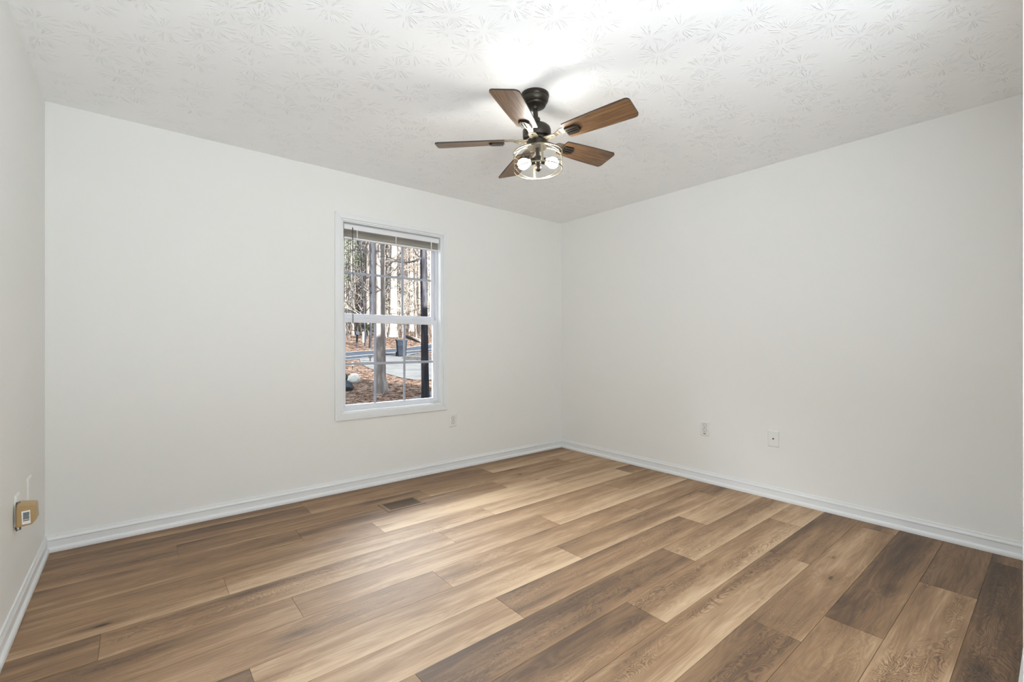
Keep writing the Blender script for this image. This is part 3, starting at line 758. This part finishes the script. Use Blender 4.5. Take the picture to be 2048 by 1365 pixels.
# trees
def limb(mb, p, d, L, r, rg_, depth, n=5, tw=0.35, minr=.011):
    pts = [p.copy()]; rad = [r]; k = 5
    dd = d.copy(); q = p.copy()
    for i in range(k):
        dd = (dd + Vector((rg_.uniform(-tw, tw), rg_.uniform(-tw, tw), rg_.uniform(-tw * .5, tw * .8))) * .6).normalized()
        q = q + dd * (L / k); pts.append(q.copy()); rad.append(max(minr, r * (1 - (i + 1) / k * .75)))
    mb.tube(pts, rad, n, cap=False)
    if depth > 0:
        for c_ in range(rg_.choice((3, 4, 4, 5))):
            i = rg_.randint(1, k); bd = (dd + Vector((rg_.uniform(-1, 1), rg_.uniform(-1, 1), rg_.uniform(-.3, .8)))).normalized()
            limb(mb, pts[i], bd, L * rg_.uniform(.4, .65), rad[i] * .6, rg_, depth - 1, max(3, n - 1), tw, minr)
def leaves(mb, pts, count, size, rg_, spread):
    for k in range(count):
        p = rg_.choice(pts) + Vector((rg_.gauss(0, spread), rg_.gauss(0, spread), rg_.gauss(0, spread * .7)))
        s_ = size * rg_.uniform(.6, 1.3)
        a = Vector((rg_.uniform(-1, 1), rg_.uniform(-1, 1), rg_.uniform(-1, 1))).normalized(); b = a.cross(Vector((rg_.uniform(-1, 1), rg_.uniform(-1, 1), rg_.uniform(-1, 1)))).normalized()
        mb.add([p - a * s_, p - b * s_ * .5, p + a * s_, p + b * s_ * .5], [(0, 1, 2, 3)])
def make_tree(name, seed, h, r, lean, nb, bark, label, group=None, zb_=.2, flare=1.3, foliage=None, depth=1, brl=.28, bend=.06):
    rg_ = random.Random(seed); root = tag(empty(name), label, 'tree', group)
    pts = [Vector((0, 0, -.25))]; rad = [r * flare]; n = 11; q = Vector((0, 0, 0))
    for i in range(n + 1):
        t_ = i / n; rad.append(r * (flare if i == 0 else (1 + (flare - 1) * .35 if i == -1 else 1)) * (1 - .62 * t_)); pts.append(q.copy())
        q = q + Vector((lean[0] + rg_.uniform(-bend, bend), lean[1] + rg_.uniform(-bend, bend), 1)) * (h / n)
    # extra ring so that the flare stays low
    p1 = pts[1].lerp(pts[2], .35); pts.insert(2, p1); rad.insert(2, r * .97)
    tr = MB().tube(pts, rad, 12); bm_ = tr; tips = []
    for k in range(nb):
        t_ = rg_.uniform(zb_, .97); i = min(len(pts) - 2, 1 + int(t_ * (len(pts) - 2))); f = t_ * (len(pts) - 2) + 1 - i
        p = pts[i].lerp(pts[i + 1], max(0, min(1, f))); a = rg_.uniform(0, 2 * PI)
        d = Vector((math.cos(a), math.sin(a), rg_.uniform(.1, .9))).normalized(); L = h * brl * (1.1 - t_ * .7) * rg_.uniform(.5, 1.1)
        limb(bm_, p, d, L, max(.02, rad[i] * .3), rg_, depth); tips.append(p + d * L * .8); tips.append(p + d * L * .5)
    bm_.build('trunk', bark, root, smooth='all')
    if foliage:
        fm = MB(); leaves(fm, tips, foliage[1], foliage[2], rg_, foliage[3]); fm.build('foliage', foliage[0], root)
    return root
def copy_tree(o):
    c = o.copy(); C.objects.link(c)
    for ch in o.children:
        k = ch.copy(); C.objects.link(k); k.parent = c
    return c
def place(o, r, d, rz=0.0, s=1.0): o.location = W(r, d); o.rotation_euler = (0, 0, rz); o.scale = (s, s, s); return o
rt = lambda px, d: (px - 1024) / F_PX * d
right3 = Vector((cy_, -sy_, 0))
T1 = place(make_tree('oak_tree', 21, 17, .185, (0, 0), 10, M_barko, 'thick pale barked tree standing nearest the window, behind its middle panes', zb_=.42, flare=1.5, depth=2, bend=.012), rt(761, 14.9), 14.9)
T2 = place(make_tree('grey_tree', 33, 13, .115, (-.018 * cy_, .018 * sy_), 9, M_barkd, 'dark grey tree trunk seen at the right edge of the window glass', zb_=.3, flare=1.15, depth=2, bend=.012), rt(851, 13.4), 13.4)
lb = MB()
for pts, r_ in (([(842, 517), (828, 523), (812, 525.5), (794, 523), (785, 524), (776, 533), (772, 541)], .03), ([(794, 523), (784, 517), (768, 513), (755, 515)], .016), ([(812, 525), (800, 520), (790, 521)], .014), ([(842, 517), (832, 508), (826, 496)], .02)):
    P_ = [AT(x_, y_, 13.35) - T2.location for x_, y_ in pts]; lb.tube(P_, [r_ * (1 - .6 * i / len(P_)) for i in range(len(P_))], 6)
lb.build('low_branch', M_barkd, T2, smooth='all')
T3 = place(make_tree('slender_tree', 44, 15, .115, (.004, 0), 10, M_barkd, 'slender dark tree beside the mailbox, left panes of the window', zb_=.3, depth=2, bend=.015), rt(741, 35.4), 35.4)
T4 = place(make_tree('slender_tree', 45, 13, .075, (-.03, .02), 8, M_barkd, 'thin dark leaning tree left of the slender tree by the mailbox', zb_=.3, depth=2, bend=.02), rt(731, 36.8), 36.8)
T5 = place(make_tree('big_tree', 52, 20, .42, (0, 0), 8, M_barkp, 'big pale tree trunk across the road, above the rubbish bin', zb_=.45, flare=1.35, depth=2, bend=.01), rt(786, 42.5), 42.5)
T6 = place(make_tree('pale_tree', 58, 19, .30, (.002, 0), 8, M_barkp, 'pale tree trunk across the road, right of the bin and left of the dark trunk', zb_=.4, depth=2, bend=.01), rt(822, 52), 52)
T7 = place(make_tree('pine_tree', 63, 15, .16, (0, 0), 26, M_bark, 'green pine across the road in the upper left panes of the window', zb_=.35, depth=1, foliage=(M_pine, 5200, .06, .55), brl=.2), rt(705, 44), 44)
T8 = place(make_tree('beech_tree', 71, 9, .09, (.01, 0), 16, M_bark, 'small tree keeping dry tan leaves, right part of the woods', zb_=.2, depth=1, foliage=(M_leaf, 1000, .065, .4), brl=.25), rt(832, 41), 41)
T9 = place(make_tree('beech_tree', 74, 8, .08, (-.01, 0), 16, M_bark, 'small tree keeping dry tan leaves, left part of the woods', zb_=.15, depth=1, foliage=(M_leaf, 950, .065, .4), brl=.25), rt(713, 47), 47)
gl_ = 'slim leafless tree in the woods across the road'; gg = 'bare trees in the woods across the road'
protos = []
for i, (h, r, bk, nb) in enumerate(((16, .13, M_barkp, 14), (18, .17, M_bark, 14), (14, .09, M_barkp, 12), (17, .12, M_barkd, 13), (12, .06, M_barkp, 10), (19, .20, M_bark, 12))):
    protos.append(make_tree('bare_tree', 100 + i, h, r, (rn.uniform(-.02, .02), rn.uniform(-.02, .02)), nb + 6, bk, gl_, gg, zb_=.15, depth=2, brl=.24, bend=.03))
rt_ = random.Random(77)
for k in range(175):
    o = protos[k] if k < len(protos) else copy_tree(protos[rt_.randrange(len(protos))])
    d = 43 + 62 * (k / 175) ** 1.1 + rt_.uniform(-2, 2); px = rt_.uniform(655, 895) if k % 7 < 5 else rt_.uniform(60, 655)
    place(o, rt(px, d), d, rt_.uniform(0, 6.28), rt_.uniform(.8, 1.2))
# undergrowth of thin twigs
ug = MB(); ru = random.Random(9)
for k in range(420):
    d = ru.uniform(39.5, 62); r = d * ru.uniform(-.46, -.1); p = W(r, d)
    limb(ug, p, Vector((ru.uniform(-.5, .5), ru.uniform(-.5, .5), 1)).normalized(), ru.uniform(.8, 2.6), .018, ru, 1, 4, .35, .005)
tag(ug.build('undergrowth', M_bark), 'thin bare twigs and saplings between the trees across the road', 'undergrowth', kind='stuff')
# evergreen sapling beside the mailbox
sh = tag(empty('evergreen_shrub', W(rt(733, 40.6), 40.6)), 'small dark evergreen shrub behind the mailbox', 'shrub')
MB().tube([(0, 0, -.05), (.02, 0, .6), (0, .02, 1.2)], [.04, .03, .015], 7).build('stem', M_barkd, sh)
fm = MB(); rs = random.Random(4); leaves(fm, [Vector((rs.gauss(0, .22), rs.gauss(0, .22), rs.uniform(.7, 1.25))) for _ in range(16)], 260, .10, rs, .14); fm.build('foliage', M_shrub, sh)
# fallen log
A_, B_ = W(rt(813, 41.5), 41.5), W(rt(843, 38.4), 38.4)
lg = MB().tube([A_ + Vector((0, 0, .12)), A_.lerp(B_, .4) + Vector((0, 0, .17)), B_ + Vector((0, 0, .1))], [.10, .13, .15], 10)
tag(lg.build('fallen_log', M_bark, smooth='all', org=A_), 'fallen tree trunk lying on leaves behind the rubbish bin', 'log')

# mailbox and marker post across the road
mbx = tag(empty('mailbox', W(rt(714, 35.3), 35.3), -YAW + 0.5), 'dark mailbox on a black post across the road', 'mailbox')
MB().box(-.06, .06, -.06, .06, -.1, 1.05).add([(-.05, -.05, .45), (.05, -.05, .45), (.05, .05, .45), (-.05, .05, .45), (-.05, -.36, .98), (.05, -.36, .98), (.05, -.28, 1.02), (-.05, -.28, 1.02)], [(0, 1, 2, 3), (4, 5, 6, 7), (0, 1, 5, 4), (1, 2, 6, 5), (2, 3, 7, 6), (3, 0, 4, 7)]).build('post', M_black, mbx)
bx_ = MB(); pol = [(-.13, 1.05), (.13, 1.05)] + [(.13 * math.cos(a), 1.22 + .12 * math.sin(a)) for a in [k * PI / 8 for k in range(9)]]
bx_.prism(pol, -.30, .34, 0, Matrix.Rotation(PI / 2, 4, 'X')); bx_.build('box_body', M_mailbox, mbx, smooth=True)
MB().prism([(a * .94, 1.05 + (b - 1.05) * .94 + .006) for a, b in pol], .34, .35, 0, Matrix.Rotation(PI / 2, 4, 'X')).build('box_door', M_mailbox, mbx)
MB().box(.13, .14, -.05, -.02, 1.16, 1.42).box(.13, .14, -.05, .10, 1.34, 1.42).build('flag', M_black, mbx)
wp = MB().lathe([(.11, -.1), (.11, .82), (.09, .87), (.02, .90)], 14)
tag(wp.build('marker_post', M_white, smooth=True, loc=W(rt(727, 38.7), 38.7)), 'short white marker post right of the mailbox', 'post')

# wheeled rubbish bin at the end of the driveway
bn = tag(empty('rubbish_bin', W(rt(803, 28.7), 28.7) + Vector((0, 0, .02)), -YAW + 0.35), 'dark blue grey wheeled rubbish bin standing at the driveway end', 'bin')
def rr_poly(w, d, r, n=4):
    out = []
    for cx, cy, a in ((w - r, d - r, 0), (-w + r, d - r, PI / 2), (-w + r, -d + r, PI), (w - r, -d + r, 1.5 * PI)):
        for k in range(n + 1):
            t_ = a + PI / 2 * k / n; out.append((cx + r * math.cos(t_), cy + r * math.sin(t_)))
    return out
bb = MB(); lv = [(0.02, .235, .26), (.30, .265, .29), (.62, .295, .325), (.64, .305, .335), (.70, .305, .335), (.70, .30, .33), (.95, .325, .36), (.96, .35, .385), (1.0, .35, .385)]
vs = []; nn = 20
for z_, w_, d_ in lv: vs += [(a, b, z_) for a, b in rr_poly(w_, d_, .06)]
fs = [(i * nn + k, i * nn + (k + 1) % nn, (i + 1) * nn + (k + 1) % nn, (i + 1) * nn + k) for i in range(len(lv) - 1) for k in range(nn)]
fs += [tuple(range(nn - 1, -1, -1)), tuple((len(lv) - 1) * nn + k for k in range(nn))]
bb.add(vs, fs).build('body', M_bin, bn, smooth=True)
ld = MB(); vs = []
for z_, w_, d_ in ((1.002, .365, .40), (1.03, .365, .40), (1.075, .30, .33), (1.09, .20, .22)): vs += [(a, b, z_) for a, b in rr_poly(w_, d_, .07)]
fs = [(i * nn + k, i * nn + (k + 1) % nn, (i + 1) * nn + (k + 1) % nn, (i + 1) * nn + k) for i in range(3) for k in range(nn)] + [tuple(range(nn - 1, -1, -1)), tuple(3 * nn + k for k in range(nn))]
ld.add(vs, fs).build('lid', M_binlid, bn, smooth=True)
MB().tube([(-.28, .40, .96), (-.28, .48, .99), (.28, .48, .99), (.28, .40, .96)], .018, 8).build('handle', M_bin, bn)
for sx_ in (-.29, .29):
    MB().lathe([(.04, -.03), (.13, -.03), (.14, -.015), (.14, .015), (.13, .03), (.04, .03)], 20, Matrix.Translation((sx_, .25, .14)) @ Matrix.Rotation(PI / 2, 4, 'Y')).build('wheel', M_black, bn)

# boulders and small things in the leaves
def boulder(px, d, size, m, label, seed, name='boulder'):
    bm = bmesh.new(); bmesh.ops.create_icosphere(bm, subdivisions=3, radius=1)
    rb = random.Random(seed); pl_ = [(Vector((rb.uniform(-1, 1), rb.uniform(-1, 1), rb.uniform(-.3, 1))).normalized(), rb.uniform(.62, .9)) for _ in range(9)]
    for v in bm.verts:
        for n_, o_ in pl_:
            dd = v.co.dot(n_) - o_
            if dd > 0: v.co -= n_ * dd * .85
        v.co = Vector((v.co.x * size[0], v.co.y * size[1], v.co.z * size[2]))
    me = bpy.data.meshes.new(name); bm.to_mesh(me); bm.free(); me.materials.append(m)
    o = bpy.data.objects.new(name, me); C.objects.link(o); o.location = W(rt(px, d), d) + Vector((0, 0, size[2] * .55)); o.rotation_euler = (0, 0, -YAW)
    return tag(o, label, 'rock')
boulder(706, 17.4, (.27, .28, .26), M_rockw, 'pale white boulder in the leaf litter, lower left of the window', 1)
boulder(688, 17.6, (.19, .25, .29), M_rockd, 'dark grey boulder left of the pale white boulder', 2)
boulder(693, 15.4, (.24, .25, .22), M_rockd, 'dark grey boulder in front of the pale white boulder', 3)
gs = tag(empty('garden_light', W(rt(705, 22), 22)), 'small white topped garden light in the leaves beyond the boulders', 'lamp')
MB().tube([(0, 0, -.05), (0, 0, .2)], .02, 8).build('stake', M_black, gs)
MB().lathe([(.05, .18), (.07, .26), (.08, .3), (.03, .34)], 14).build('lamp_head', M_white, gs, smooth=True)
bd = tag(empty('reflector_post', W(rt(740.5, 25.6), 25.6)), 'short dark reflector post beside the road', 'post')
MB().box(-.03, .03, -.02, .02, -.05, .35).build('post_body', M_black, bd)
MB().box(-.09, .09, -.015, .015, .22, .32).build('cross_plate', M_black, bd)
